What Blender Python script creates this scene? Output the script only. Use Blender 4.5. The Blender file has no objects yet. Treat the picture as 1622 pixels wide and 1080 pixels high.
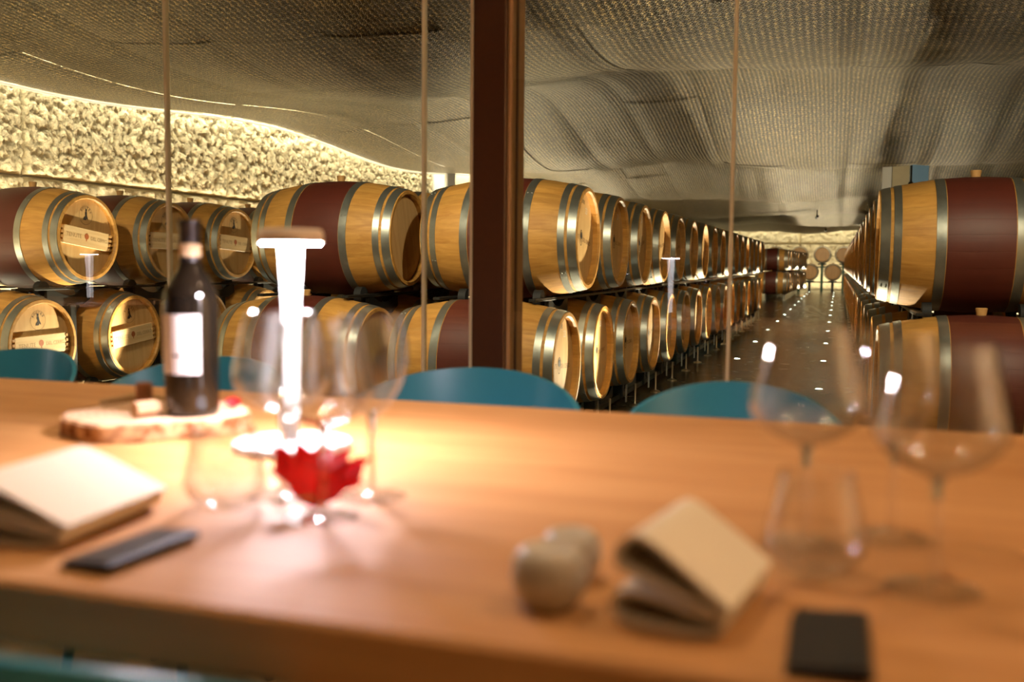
import bpy, math, random
from mathutils import Vector, Matrix, noise
random.seed(7)
PI = math.pi
sc = bpy.context.scene
COL = sc.collection

# ------------------------------------------------------------------ camera
YAW, PITCH, ROLL = math.radians(18.05), math.radians(4.53), math.radians(0.5)
fw = Vector((-math.sin(YAW) * math.cos(PITCH), math.cos(YAW) * math.cos(PITCH), -math.sin(PITCH)))
r0 = Vector((math.cos(YAW), math.sin(YAW), 0)); u0 = r0.cross(fw)
rt = r0 * math.cos(ROLL) + u0 * math.sin(ROLL)
up = -r0 * math.sin(ROLL) + u0 * math.cos(ROLL)
cd = bpy.data.cameras.new('camera'); cam = bpy.data.objects.new('camera', cd); COL.objects.link(cam)
cam.matrix_world = Matrix(((rt.x, up.x, -fw.x, 0), (rt.y, up.y, -fw.y, 0), (rt.z, up.z, -fw.z, 1.05), (0, 0, 0, 1)))
cd.lens = 35.0; cd.sensor_width = 36.0; cd.clip_start = 0.02; cd.clip_end = 200
cd.dof.use_dof = True; cd.dof.focus_distance = 6.3; cd.dof.aperture_fstop = 2.6
sc.camera = cam

# ------------------------------------------------------------------ world, exposure, large lights
w = bpy.data.worlds.new('world'); sc.world = w; w.use_nodes = True
w.node_tree.nodes['Background'].inputs[0].default_value = (1.0, 0.8, 0.55, 1)
w.node_tree.nodes['Background'].inputs[1].default_value = 0.02
sc.view_settings.view_transform = 'Standard'; sc.view_settings.look = 'None'
sc.view_settings.gamma = 1.0; sc.view_settings.exposure = 0.55
sc.view_settings.use_curve_mapping = False
cy = sc.cycles
cy.max_bounces = 8; cy.diffuse_bounces = 3; cy.glossy_bounces = 4; cy.transmission_bounces = 6
cy.transparent_max_bounces = 40; cy.sample_clamp_indirect = 6.0; cy.caustics_reflective = False
cy.caustics_refractive = False

HALL = (1.0, 0.84, 0.58)
ROOM = (1.0, 0.70, 0.42)

def area(name, loc, target, sx, sy, power, color, spread=180):
    l = bpy.data.lights.new(name, 'AREA'); l.shape = 'RECTANGLE'; l.size = sx; l.size_y = sy
    l.energy = power; l.color = color; l.spread = math.radians(spread)
    o = bpy.data.objects.new(name, l); COL.objects.link(o); o.location = loc
    d = Vector(target) - Vector(loc)
    z = -d.normalized(); x = Vector((0, 1, 0)) if abs(z.y) < 0.9 else Vector((1, 0, 0))
    y = z.cross(x).normalized(); x = y.cross(z)
    o.rotation_euler = Matrix((x, y, z)).transposed().to_euler()
    return o
# wall washers: a line of light on the floor behind the barrels and one in the cove above
for i in range(5):
    yc = 5.0 + i * 5.0
    area('wall_wash_light', (-5.95, yc, 0.12), (-6.40, yc, 1.9), 4.9, 0.12, 130, HALL)
    area('cove_light', (-6.22, yc, 2.90), (-6.42, yc, 1.6), 4.9, 0.08, 70, HALL)
for i in range(3):
    xc = -4.2 + i * 3.4
    o = area('end_wall_light', (xc, 42.35, 0.12), (xc, 43.0, 1.9), 0.12, 3.3, 30, HALL)
    o = area('end_cove_light', (xc, 42.5, 2.85), (xc, 43.0, 1.6), 0.08, 3.3, 22, HALL)

def spot(name, loc, target, power, angle, blend=0.5, color=HALL, radius=0.03):
    l = bpy.data.lights.new(name, 'SPOT'); l.energy = power; l.spot_size = math.radians(angle)
    l.spot_blend = blend; l.color = color; l.shadow_soft_size = radius
    o = bpy.data.objects.new(name, l); COL.objects.link(o); o.location = loc
    o.rotation_euler = (Vector(target) - Vector(loc)).to_track_quat('-Z', 'Y').to_euler()
    return o

# ------------------------------------------------------------------ mesh helper
class MB:
    def __init__(s): s.v = []; s.f = []; s.m = []; s.mi = 0; s.sm = []
    def add(s, vs, fs, smooth=False, xf=None):
        b = len(s.v)
        if xf is not None: vs = [tuple(xf @ Vector(p)) for p in vs]
        s.v += [tuple(p) for p in vs]
        for f in fs: s.f.append(tuple(i + b for i in f)); s.m.append(s.mi); s.sm.append(smooth)
        return s
    def box(s, x0, x1, y0, y1, z0, z1, bev=0.0, xf=None):
        if bev <= 0:
            vs = [(x, y, z) for z in (z0, z1) for y in (y0, y1) for x in (x0, x1)]
            return s.add(vs, [(0, 2, 3, 1), (4, 5, 7, 6), (0, 1, 5, 4), (2, 6, 7, 3), (0, 4, 6, 2), (1, 3, 7, 5)], xf=xf)
        b = bev; rings = []
        for z, e in ((z0, b), (z0 + b, 0), (z1 - b, 0), (z1, b)):
            rings.append([(x0 + b, y0 + e, z), (x1 - b, y0 + e, z), (x1 - e, y0 + b, z), (x1 - e, y1 - b, z),
                          (x1 - b, y1 - e, z), (x0 + b, y1 - e, z), (x0 + e, y1 - b, z), (x0 + e, y0 + b, z)])
        vs = [p for r in rings for p in r]; fs = [tuple(range(7, -1, -1)), tuple(range(24, 32))]
        for k in range(3):
            for i in range(8):
                j = (i + 1) % 8; fs.append((k * 8 + i, k * 8 + j, k * 8 + 8 + j, k * 8 + 8 + i))
        return s.add(vs, fs, xf=xf)
    def lathe(s, prof, n=32, axis='z', cap=(False, False), closed=False, xf=None, smooth=True, mats=None):
        vs = []
        for (r, h) in prof:
            for i in range(n):
                a = 2 * PI * i / n; c, q = r * math.cos(a), r * math.sin(a)
                vs.append((c, q, h) if axis == 'z' else (h, c, q) if axis == 'x' else (q, h, c))
        b = len(s.v)
        if xf is not None: vs = [tuple(xf @ Vector(p)) for p in vs]
        s.v += vs; m = len(prof)
        for k in range(m if closed else m - 1):
            k2 = (k + 1) % m
            for i in range(n):
                j = (i + 1) % n
                s.f.append((b + k * n + i, b + k * n + j, b + k2 * n + j, b + k2 * n + i))
                s.m.append(mats[k] if mats else s.mi); s.sm.append(smooth)
        if cap[0]: s.f.append(tuple(b + i for i in range(n - 1, -1, -1))); s.m.append(s.mi); s.sm.append(False)
        if cap[1]: s.f.append(tuple(b + (m - 1) * n + i for i in range(n))); s.m.append(s.mi); s.sm.append(False)
        return s
    def tube(s, pts, r, n=8, xf=None):
        pts = [Vector(p) for p in pts]; vs = []
        rs = r if isinstance(r, (list, tuple)) else [r] * len(pts)
        prev = None
        for i, p in enumerate(pts):
            t = (pts[min(i + 1, len(pts) - 1)] - pts[max(i - 1, 0)]).normalized()
            a = Vector((0, 0, 1)) if abs(t.z) < 0.9 else Vector((1, 0, 0))
            if prev is not None: a = prev
            x = t.cross(a).normalized(); y = x.cross(t).normalized(); prev = y
            for k in range(n):
                q = 2 * PI * k / n; vs.append(tuple(p + (x * math.cos(q) + y * math.sin(q)) * rs[i]))
        fs = [tuple(range(n)), tuple((len(pts) - 1) * n + i for i in range(n - 1, -1, -1))]
        for k in range(len(pts) - 1):
            for i in range(n):
                j = (i + 1) % n; fs.append((k * n + i, k * n + n + i, k * n + n + j, k * n + j))
        return s.add(vs, fs, True, xf)
    def mesh(s, name, mats, ang=35):
        me = bpy.data.meshes.new(name); me.from_pydata(s.v, [], s.f)
        for m in (mats if isinstance(mats, (list, tuple)) else [mats]): me.materials.append(m)
        me.polygons.foreach_set('material_index', s.m)
        me.polygons.foreach_set('use_smooth', s.sm)
        me.update()
        if any(s.sm): me.set_sharp_from_angle(angle=math.radians(ang))
        return me
    def build(s, name, mats, parent=None, loc=(0, 0, 0), rot=(0, 0, 0), ang=35):
        return put(name, s.mesh(name, mats, ang), parent, loc, rot)

def put(name, me, parent=None, loc=(0, 0, 0), rot=(0, 0, 0)):
    o = bpy.data.objects.new(name, me); COL.objects.link(o); o.location = loc; o.rotation_euler = rot
    if parent is not None: o.parent = parent
    return o
def tag(o, label, cat, group=None):
    o['label'] = label; o['category'] = cat
    if group: o['group'] = group
    return o
def thing(name, label, cat, loc=(0, 0, 0), rot=(0, 0, 0), group=None):
    return tag(put(name, None, None, loc, rot), label, cat, group)
def struct(o, label=None):
    o['kind'] = 'structure'
    if label: o['label'] = label
    return o

# ------------------------------------------------------------------ materials
def newmat(name):
    m = bpy.data.materials.new(name); m.use_nodes = True; nt = m.node_tree
    return m, nt, nt.nodes['Principled BSDF']
def N(nt, t, **kw):
    n = nt.nodes.new(t)
    for k, v in kw.items():
        if k in n.inputs: n.inputs[k].default_value = v
        else: setattr(n, k, v)
    return n
def L(nt, a, b): nt.links.new(a, b)
def plain(name, col, rough=0.5, metal=0.0, spec=0.5, emit=None, es=0, bump=0, bscale=200):
    m, nt, p = newmat(name)
    p.inputs['Base Color'].default_value = (*col, 1); p.inputs['Roughness'].default_value = rough
    p.inputs['Metallic'].default_value = metal; p.inputs['Specular IOR Level'].default_value = spec
    if emit: p.inputs['Emission Color'].default_value = (*emit, 1); p.inputs['Emission Strength'].default_value = es
    tc = N(nt, 'ShaderNodeTexCoord'); nz = N(nt, 'ShaderNodeTexNoise', Scale=bscale, Detail=3.0)
    L(nt, tc.outputs['Object'], nz.inputs['Vector'])
    mx = N(nt, 'ShaderNodeMix', data_type='RGBA', blend_type='MULTIPLY'); mx.inputs['Factor'].default_value = 0.25
    mx.inputs['A'].default_value = (*col, 1); L(nt, nz.outputs['Fac'], mx.inputs['B']); L(nt, mx.outputs['Result'], p.inputs['Base Color'])
    if bump:
        b = N(nt, 'ShaderNodeBump', Strength=bump, Distance=0.002); L(nt, nz.outputs['Fac'], b.inputs['Height']); L(nt, b.outputs['Normal'], p.inputs['Normal'])
    return m
def math_(nt, op, a, b=None, c=None):
    n = N(nt, 'ShaderNodeMath', operation=op)
    for i, x in enumerate((a, b, c)):
        if x is None: continue
        if isinstance(x, (int, float)): n.inputs[i].default_value = x
        else: L(nt, x, n.inputs[i])
    return n.outputs[0]
def mixc(nt, fac, a, b, blend='MIX'):
    n = N(nt, 'ShaderNodeMix', data_type='RGBA', blend_type=blend)
    for k, x in (('Factor', fac), ('A', a), ('B', b)):
        if isinstance(x, (int, float)): n.inputs[k].default_value = x
        elif isinstance(x, tuple): n.inputs[k].default_value = (*x, 1)
        else: L(nt, x, n.inputs[k])
    return n.outputs['Result']

def wood(name, c1, c2, scale, rough=0.5, band=None, stave=None, rnd=0.25, bump=0.25, coat=0.0, rings=0.0):
    """grain runs along the axis that has the small scale value"""
    m, nt, p = newmat(name)
    tc = N(nt, 'ShaderNodeTexCoord'); mp = N(nt, 'ShaderNodeMapping'); mp.inputs['Scale'].default_value = scale
    L(nt, tc.outputs['Object'], mp.inputs['Vector'])
    oi = N(nt, 'ShaderNodeObjectInfo')
    ad = N(nt, 'ShaderNodeVectorMath', operation='ADD'); L(nt, mp.outputs['Vector'], ad.inputs[0])
    sc_ = N(nt, 'ShaderNodeVectorMath', operation='SCALE'); sc_.inputs[0].default_value = (13.1, 7.7, 5.3); L(nt, oi.outputs['Random'], sc_.inputs['Scale'])
    L(nt, sc_.outputs['Vector'], ad.inputs[1])
    nz = N(nt, 'ShaderNodeTexNoise', Scale=1.0, Detail=5.0, Roughness=0.6, Distortion=0.6); L(nt, ad.outputs['Vector'], nz.inputs['Vector'])
    cr = N(nt, 'ShaderNodeValToRGB'); cr.color_ramp.elements[0].position = 0.32; cr.color_ramp.elements[1].position = 0.70
    cr.color_ramp.elements[0].color = (*c2, 1); cr.color_ramp.elements[1].color = (*c1, 1)
    L(nt, nz.outputs['Fac'], cr.inputs['Fac']); col = cr.outputs['Color']
    sx = N(nt, 'ShaderNodeSeparateXYZ'); L(nt, tc.outputs['Object'], sx.inputs['Vector'])
    if stave:
        an = math_(nt, 'ARCTAN2', sx.outputs['Y'], sx.outputs['Z'])
        q = math_(nt, 'FLOOR', math_(nt, 'MULTIPLY', an, stave / (2 * PI)))
        q = math_(nt, 'ADD', q, math_(nt, 'MULTIPLY', oi.outputs['Random'], 100.0))
        wn = N(nt, 'ShaderNodeTexWhiteNoise', noise_dimensions='1D'); L(nt, q, wn.inputs['W']); rv = wn.outputs['Value']
    else: rv = oi.outputs['Random']
    v = math_(nt, 'ADD', math_(nt, 'MULTIPLY', rv, rnd), 1.0 - rnd * 0.5)
    hs = N(nt, 'ShaderNodeHueSaturation'); L(nt, v, hs.inputs['Value']); L(nt, col, hs.inputs['Color']); col = hs.outputs['Color']
    if band:
        a = math_(nt, 'ABSOLUTE', sx.outputs['X']); k = math_(nt, 'LESS_THAN', a, band)
        n2 = N(nt, 'ShaderNodeTexNoise', Scale=6.0, Detail=3.0); L(nt, tc.outputs['Object'], n2.inputs['Vector'])
        wine = mixc(nt, n2.outputs['Fac'], (0.050, 0.008, 0.004), (0.14, 0.024, 0.011))
        wine = mixc(nt, 0.35, wine, col, 'MULTIPLY'); wine2 = mixc(nt, 0.3, wine, (0.095, 0.016, 0.008))
        col = mixc(nt, k, col, wine2)
    L(nt, col, p.inputs['Base Color']); p.inputs['Roughness'].default_value = rough
    p.inputs['Coat Weight'].default_value = coat; p.inputs['Coat Roughness'].default_value = 0.25
    b = N(nt, 'ShaderNodeBump', Strength=bump, Distance=0.002); L(nt, nz.outputs['Fac'], b.inputs['Height']); L(nt, b.outputs['Normal'], p.inputs['Normal'])
    return m

M = {}
M['stave'] = wood('oak_stave', (0.58, 0.305, 0.070), (0.40, 0.185, 0.036), (2.2, 34, 34), 0.55, band=0.150, rnd=0.24)
M['body'] = wood('oak_barrel_side', (0.58, 0.305, 0.070), (0.40, 0.185, 0.036), (2.2, 34, 34), 0.55, band=0.150, stave=26, rnd=0.24)
M['head'] = wood('oak_head', (0.74, 0.49, 0.22), (0.60, 0.36, 0.14), (20, 30, 2.5), 0.5, rnd=0.2, bump=0.15)
M['headend'] = wood('oak_head_end_row', (0.66, 0.37, 0.15), (0.52, 0.27, 0.10), (20, 30, 2.5), 0.5, rnd=0.2, bump=0.15)
M['plaque'] = wood('pine_board', (0.84, 0.62, 0.34), (0.70, 0.46, 0.21), (20, 2.2, 40), 0.5, rnd=0.15)
M['bung'] = wood('bung_wood', (0.60, 0.34, 0.12), (0.45, 0.24, 0.08), (40, 40, 8), 0.6)
M['ink'] = plain('black_ink', (0.03, 0.022, 0.016), 0.7)
M['burnt'] = plain('burnt_brown_print', (0.24, 0.11, 0.04), 0.7)
M['etched'] = plain('faint_etching', (0.50, 0.31, 0.14), 0.7)
M['chalk'] = plain('white_chalk', (0.85, 0.82, 0.75), 0.9)
M['orange'] = plain('emblem_orange', (0.50, 0.14, 0.04), 0.6)

def hoop_mat():
    m, nt, p = newmat('galvanised_hoop')
    tc = N(nt, 'ShaderNodeTexCoord'); nz = N(nt, 'ShaderNodeTexNoise', Scale=14.0, Detail=5.0, Roughness=0.7); L(nt, tc.outputs['Object'], nz.inputs['Vector'])
    L(nt, mixc(nt, nz.outputs['Fac'], (0.25, 0.265, 0.24), (0.42, 0.43, 0.39)), p.inputs['Base Color'])
    p.inputs['Metallic'].default_value = 0.85
    L(nt, math_(nt, 'MULTIPLY_ADD', nz.outputs['Fac'], 0.25, 0.24), p.inputs['Roughness'])
    return m
M['hoop'] = hoop_mat()
M['black'] = plain('black_steel', (0.018, 0.018, 0.016), 0.45, 0.3)
M['rubber'] = plain('black_rubber', (0.012, 0.012, 0.012), 0.7)
M['zinc'] = plain('zinc_plate', (0.45, 0.46, 0.43), 0.35, 0.9)
M['bolt'] = plain('bolt_steel', (0.5, 0.42, 0.3), 0.35, 0.9)
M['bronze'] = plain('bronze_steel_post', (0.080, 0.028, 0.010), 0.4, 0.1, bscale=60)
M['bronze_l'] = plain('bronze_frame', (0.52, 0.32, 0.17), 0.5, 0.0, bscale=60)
def joint_mat():
    m, nt, p = newmat('translucent_silicone_joint'); out = nt.nodes['Material Output']
    p.inputs['Base Color'].default_value = (0.95, 0.90, 0.80, 1); p.inputs['Roughness'].default_value = 0.4
    tr = N(nt, 'ShaderNodeBsdfTranslucent'); tr.inputs['Color'].default_value = (1.0, 0.95, 0.85, 1)
    mx = N(nt, 'ShaderNodeMixShader'); mx.inputs[0].default_value = 0.55
    L(nt, p.outputs[0], mx.inputs[1]); L(nt, tr.outputs[0], mx.inputs[2]); L(nt, mx.outputs[0], out.inputs['Surface'])
    return m
M['joint'] = joint_mat()
M['white'] = plain('white_paint', (0.82, 0.80, 0.76), 0.5)
M['bluep'] = plain('blue_paint', (0.20, 0.42, 0.72), 0.5)
M['lampw'] = plain('lamp_white', (0.88, 0.86, 0.84), 0.4)
M['lamptop'] = plain('lamp_cap', (0.90, 0.82, 0.74), 0.45)
M['led'] = plain('lamp_led', (1, 1, 1), 0.5, emit=(1.0, 0.86, 0.96), es=450)
M['tube'] = plain('stem_added_glow', (0.9, 0.9, 0.9), 0.4, emit=(1.0, 0.93, 0.96), es=3.6)  # white lamp stem; LED light falling on it added as emission
M['fled'] = plain('floor_led', (1, 1, 1), 0.5, emit=(0.85, 1.0, 0.86), es=22)
M['dled'] = plain('downlight_lens', (1, 1, 1), 0.5, emit=ROOM, es=60)
M['chair'] = plain('petrol_blue_shell', (0.042, 0.27, 0.41), 0.30, bscale=400)
M['chairleg'] = plain('petrol_blue_leg', (0.012, 0.09, 0.12), 0.4)
M['ceramic'] = plain('glazed_ceramic', (0.60, 0.55, 0.46), 0.35, bscale=40)
M['blackcloth'] = plain('black_leather', (0.012, 0.013, 0.016), 0.42, bump=0.3, bscale=300)
M['napkin'] = plain('cream_napkin', (0.88, 0.80, 0.66), 0.8, bump=0.3, bscale=500)
M['bottle'] = plain('dark_bottle_glass', (0.008, 0.006, 0.004), 0.06, spec=0.6)
M['foil'] = plain('black_foil', (0.015, 0.012, 0.012), 0.3, 0.2)
M['paper'] = plain('label_paper', (0.86, 0.82, 0.78), 0.7)
M['cream'] = plain('neck_band', (0.80, 0.60, 0.35), 0.6)
M['cork'] = plain('cork', (0.62, 0.38, 0.20), 0.85, bscale=150, bump=0.5)
M['corkd'] = plain('stained_cork', (0.30, 0.12, 0.04), 0.85, bscale=150, bump=0.5)
M['twig'] = plain('dry_twig', (0.45, 0.32, 0.16), 0.8, bscale=150)
def bark_mat():
    m, nt, p = newmat('bark'); tc = N(nt, 'ShaderNodeTexCoord'); nz = N(nt, 'ShaderNodeTexNoise', Scale=38.0, Detail=4.0); L(nt, tc.outputs['Object'], nz.inputs['Vector'])
    mr = N(nt, 'ShaderNodeMapRange'); mr.inputs['From Min'].default_value = 0.38; mr.inputs['From Max'].default_value = 0.62; L(nt, nz.outputs['Fac'], mr.inputs['Value'])
    L(nt, mixc(nt, mr.outputs['Result'], (0.20, 0.07, 0.018), (0.72, 0.45, 0.22)), p.inputs['Base Color']); p.inputs['Roughness'].default_value = 0.85
    return m
M['bark'] = bark_mat()
M['table'] = wood('table_oak', (0.58, 0.305, 0.115), (0.42, 0.195, 0.060), (1.5, 16, 16), 0.52, rnd=0.0, bump=0.12)
M['roomwall'] = plain('room_wall', (0.66, 0.54, 0.38), 0.7, bscale=3)
M['reardark'] = plain('dark_rear_wall', (0.10, 0.065, 0.04), 0.8, bscale=3)
M['roomceil'] = plain('room_ceiling', (0.75, 0.66, 0.54), 0.8, bscale=3)
M['plaster'] = plain('smooth_plaster', (0.72, 0.62, 0.42), 0.85, bscale=8)

def floor_mat(name, c1, c2, ra, rb):
    m, nt, p = newmat(name)
    tc = N(nt, 'ShaderNodeTexCoord'); nz = N(nt, 'ShaderNodeTexNoise', Scale=1.3, Detail=6.0, Roughness=0.6); L(nt, tc.outputs['Object'], nz.inputs['Vector'])
    L(nt, mixc(nt, nz.outputs['Fac'], c1, c2), p.inputs['Base Color'])
    n2 = N(nt, 'ShaderNodeTexNoise', Scale=5.0, Detail=4.0); L(nt, tc.outputs['Object'], n2.inputs['Vector'])
    L(nt, math_(nt, 'MULTIPLY_ADD', n2.outputs['Fac'], rb - ra, ra), p.inputs['Roughness'])
    b = N(nt, 'ShaderNodeBump', Strength=0.25, Distance=0.004); L(nt, n2.outputs['Fac'], b.inputs['Height']); L(nt, b.outputs['Normal'], p.inputs['Normal'])
    p.inputs['Specular IOR Level'].default_value = 0.7
    return m
M['floor'] = floor_mat('polished_concrete', (0.085, 0.064, 0.038), (0.17, 0.128, 0.075), 0.14, 0.34)
M['roomfloor'] = floor_mat('room_floor', (0.30, 0.20, 0.10), (0.42, 0.29, 0.15), 0.3, 0.5)

def rough_wall():
    m, nt, p = newmat('rough_render')
    tc = N(nt, 'ShaderNodeTexCoord'); nz = N(nt, 'ShaderNodeTexNoise', Scale=22.0, Detail=5.0, Roughness=0.65); L(nt, tc.outputs['Object'], nz.inputs['Vector'])
    L(nt, mixc(nt, nz.outputs['Fac'], (0.66, 0.57, 0.36), (0.84, 0.76, 0.55)), p.inputs['Base Color']); p.inputs['Roughness'].default_value = 0.9
    b = N(nt, 'ShaderNodeBump', Strength=1.0, Distance=0.03); L(nt, nz.outputs['Fac'], b.inputs['Height']); L(nt, b.outputs['Normal'], p.inputs['Normal'])
    return m
M['rough'] = rough_wall()

def mesh_mat():
    """woven metal mesh: knitted ribs running down the hall, dark gaps between them"""
    m, nt, p = newmat('woven_metal_mesh')
    tc = N(nt, 'ShaderNodeTexCoord'); sx = N(nt, 'ShaderNodeSeparateXYZ'); L(nt, tc.outputs['Object'], sx.inputs['Vector'])
    nz = N(nt, 'ShaderNodeTexNoise', Scale=9.0, Detail=3.0); L(nt, tc.outputs['Object'], nz.inputs['Vector'])
    jx = math_(nt, 'MULTIPLY_ADD', nz.outputs['Fac'], 0.022, sx.outputs['X'])
    jy = math_(nt, 'MULTIPLY_ADD', nz.outputs['Fac'], 0.03, sx.outputs['Y'])
    rib = math_(nt, 'SINE', math_(nt, 'MULTIPLY', jx, 2 * PI / 0.042))
    zig = math_(nt, 'SINE', math_(nt, 'MULTIPLY', jy, 2 * PI / 0.060))
    kn = math_(nt, 'SINE', math_(nt, 'MULTIPLY_ADD', zig, 1.3, math_(nt, 'MULTIPLY', jx, 2 * PI / 0.021)))
    zz = math_(nt, 'SINE', math_(nt, 'MULTIPLY_ADD', rib, 1.4, math_(nt, 'MULTIPLY', jy, 2 * PI / 0.030)))
    h = math_(nt, 'ADD', math_(nt, 'MULTIPLY', rib, 0.5), math_(nt, 'MULTIPLY', math_(nt, 'MULTIPLY', kn, zz), 0.7))
    cr = N(nt, 'ShaderNodeMapRange'); cr.inputs['From Min'].default_value = -0.25; cr.inputs['From Max'].default_value = 0.75
    L(nt, h, cr.inputs['Value'])
    n3 = N(nt, 'ShaderNodeTexNoise', Scale=46.0, Detail=2.0); L(nt, tc.outputs['Object'], n3.inputs['Vector'])
    sp = N(nt, 'ShaderNodeMapRange'); sp.inputs['From Min'].default_value = 0.46; sp.inputs['From Max'].default_value = 0.66; L(nt, n3.outputs['Fac'], sp.inputs['Value'])  # bright specks: glitter of the metal painted into the colour
    f = math_(nt, 'MULTIPLY', cr.outputs['Result'], math_(nt, 'MULTIPLY_ADD', sp.outputs['Result'], 0.85, 0.15))
    L(nt, mixc(nt, f, (0.010, 0.0065, 0.002), (0.60, 0.41, 0.155)), p.inputs['Base Color'])
    p.inputs['Metallic'].default_value = 0.7; p.inputs['Roughness'].default_value = 0.34
    b = N(nt, 'ShaderNodeBump', Strength=0.9, Distance=0.012); L(nt, h, b.inputs['Height']); L(nt, b.outputs['Normal'], p.inputs['Normal'])
    return m
M['mesh'] = mesh_mat()

def thin_glass(name, tint=(1, 1, 1), rough=0.0, ior=1.5, boost=1.0, edge=0.0, refr=0.0):
    m = bpy.data.materials.new(name); m.use_nodes = True; nt = m.node_tree
    nt.nodes.remove(nt.nodes['Principled BSDF']); out = nt.nodes['Material Output']
    g = N(nt, 'ShaderNodeNewGeometry'); fr = N(nt, 'ShaderNodeFresnel')
    # the pane does not bend rays, so the inner face needs the reciprocal index
    iorn = math_(nt, 'ADD', math_(nt, 'MULTIPLY', g.outputs['Backfacing'], 1.0 / ior - ior), ior)
    L(nt, iorn, fr.inputs['IOR'])
    fac = math_(nt, 'MINIMUM', math_(nt, 'MULTIPLY', fr.outputs['Fac'], boost), 1.0)
    if edge:
        lw = N(nt, 'ShaderNodeLayerWeight'); lw.inputs['Blend'].default_value = 0.5
        fac = math_(nt, 'MINIMUM', math_(nt, 'ADD', fac, math_(nt, 'MULTIPLY', math_(nt, 'POWER', lw.outputs['Facing'], 5.0), edge)), 1.0)
    t = N(nt, 'ShaderNodeBsdfTransparent'); t.inputs['Color'].default_value = (*tint, 1)
    if refr:
        rf = N(nt, 'ShaderNodeBsdfRefraction'); rf.inputs['IOR'].default_value = ior; m0 = N(nt, 'ShaderNodeMixShader'); m0.inputs[0].default_value = refr
        L(nt, t.outputs[0], m0.inputs[1]); L(nt, rf.outputs[0], m0.inputs[2]); t = m0
    gl = N(nt, 'ShaderNodeBsdfGlossy'); gl.inputs['Roughness'].default_value = rough
    mx = N(nt, 'ShaderNodeMixShader'); L(nt, fac, mx.inputs['Fac']); L(nt, t.outputs[0], mx.inputs[1]); L(nt, gl.outputs[0], mx.inputs[2])
    L(nt, mx.outputs[0], out.inputs['Surface'])
    return m
M['pane'] = thin_glass('pane_glass', (0.97, 0.99, 0.97))
M['crystal'] = thin_glass('crystal_bowl', (0.993, 0.993, 0.993), 0.015, 1.5, 1.3, 0.75, 0.07)
M['foot'] = thin_glass('crystal_foot', (0.99, 0.99, 0.99), 0.03, 1.5, 0.8, 0.2)
def solid_glass():
    m, nt, p = newmat('crystal_stem')
    p.inputs['Base Color'].default_value = (0.97, 0.97, 0.97, 1); p.inputs['Roughness'].default_value = 0.02
    p.inputs['Transmission Weight'].default_value = 1.0; p.inputs['IOR'].default_value = 1.5
    return m
M['stem'] = solid_glass()

def leaf_mat():
    m, nt, p = newmat('red_vine_leaf')
    tc = N(nt, 'ShaderNodeTexCoord'); nz = N(nt, 'ShaderNodeTexNoise', Scale=25.0, Detail=3.0); L(nt, tc.outputs['Object'], nz.inputs['Vector'])
    L(nt, mixc(nt, nz.outputs['Fac'], (0.55, 0.008, 0.014), (0.85, 0.035, 0.045)), p.inputs['Base Color']); p.inputs['Roughness'].default_value = 0.5
    tr = N(nt, 'ShaderNodeBsdfTranslucent'); tr.inputs['Color'].default_value = (0.95, 0.03, 0.05, 1); out = nt.nodes['Material Output']
    mx = N(nt, 'ShaderNodeMixShader'); mx.inputs[0].default_value = 0.5
    L(nt, p.outputs[0], mx.inputs[1]); L(nt, tr.outputs[0], mx.inputs[2]); L(nt, mx.outputs[0], out.inputs['Surface'])
    return m
M['leaf'] = leaf_mat()
M['petiole'] = plain('leaf_stalk', (0.34, 0.28, 0.10), 0.6)
def slice_mat():
    m, nt, p = newmat('log_slice_face')
    tc = N(nt, 'ShaderNodeTexCoord'); wv = N(nt, 'ShaderNodeTexWave', wave_type='RINGS', rings_direction='Z', Scale=28.0, Distortion=3.0, Detail=3.0)
    L(nt, tc.outputs['Object'], wv.inputs['Vector'])
    L(nt, mixc(nt, wv.outputs['Fac'], (0.62, 0.40, 0.24), (0.76, 0.54, 0.36)), p.inputs['Base Color']); p.inputs['Roughness'].default_value = 0.7
    return m
M['slice'] = slice_mat()

# ------------------------------------------------------------------ the hall shell
YG = 2.83                     # plane of the glass partition
WL, WR, YE = -6.40, 3.40, 43.0
def slab(name, x0, x1, y0, y1, z0, z1, mat): return struct(MB().box(x0, x1, y0, y1, z0, z1).build(name, mat))
slab('floor', -7.2, 3.6, 2.83, 43.3, -0.15, 0.0, M['floor'])
slab('floor_dining', -7.2, 3.6, -3.6, 2.83, -0.15, 0.0, M['roomfloor'])
slab('ceiling_slab', -7.2, 3.6, 2.9, 43.3, 3.3, 3.45, M['black'])
slab('wall_right', WR, WR + 0.2, 2.9, 43.2, 0, 3.3, M['plaster'])
# rough rendered panels of the left wall: real relief, with joints between the panels
def rough_panel(u0, u1, z0, z1, step, seed, amp, margin=0.012, fq=13.0):
    nu = max(2, int((u1 - u0) / step)); nz_ = max(2, int((z1 - z0) / step)); vs = []; fs = []
    for j in range(nz_ + 1):
        for i in range(nu + 1):
            a = u0 + (u1 - u0) * i / nu; z = z0 + (z1 - z0) * j / nz_
            q = Vector((a * fq + seed, z * fq, seed * 1.7))
            d = noise.fractal(q, 1.0, 2.0, 5) * 0.5 + abs(noise.noise(q * 2.1)) * 0.8
            e = min(a - u0, u1 - a, z - z0, z1 - z0 and z1 - z) / 0.03
            d = (d * amp + amp * 0.4) * min(1, max(0, e) * 0.7 + 0.3)
            if i in (0, nu) or j in (0, nz_): d = -margin
            vs.append((a, d, z))
    n = nu + 1
    for j in range(nz_):
        for i in range(nu): fs.append((j * n + i, j * n + i + 1, j * n + n + i + 1, j * n + n + i))
    return vs, fs
wl = slab('wall_left', WL - 0.25, WL - 0.03, 2.9, 43.2, 0, 3.3, M['plaster'])
joints = [0.0 + 3.7, 6.607, 9.478, 12.348, 15.25]
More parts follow.
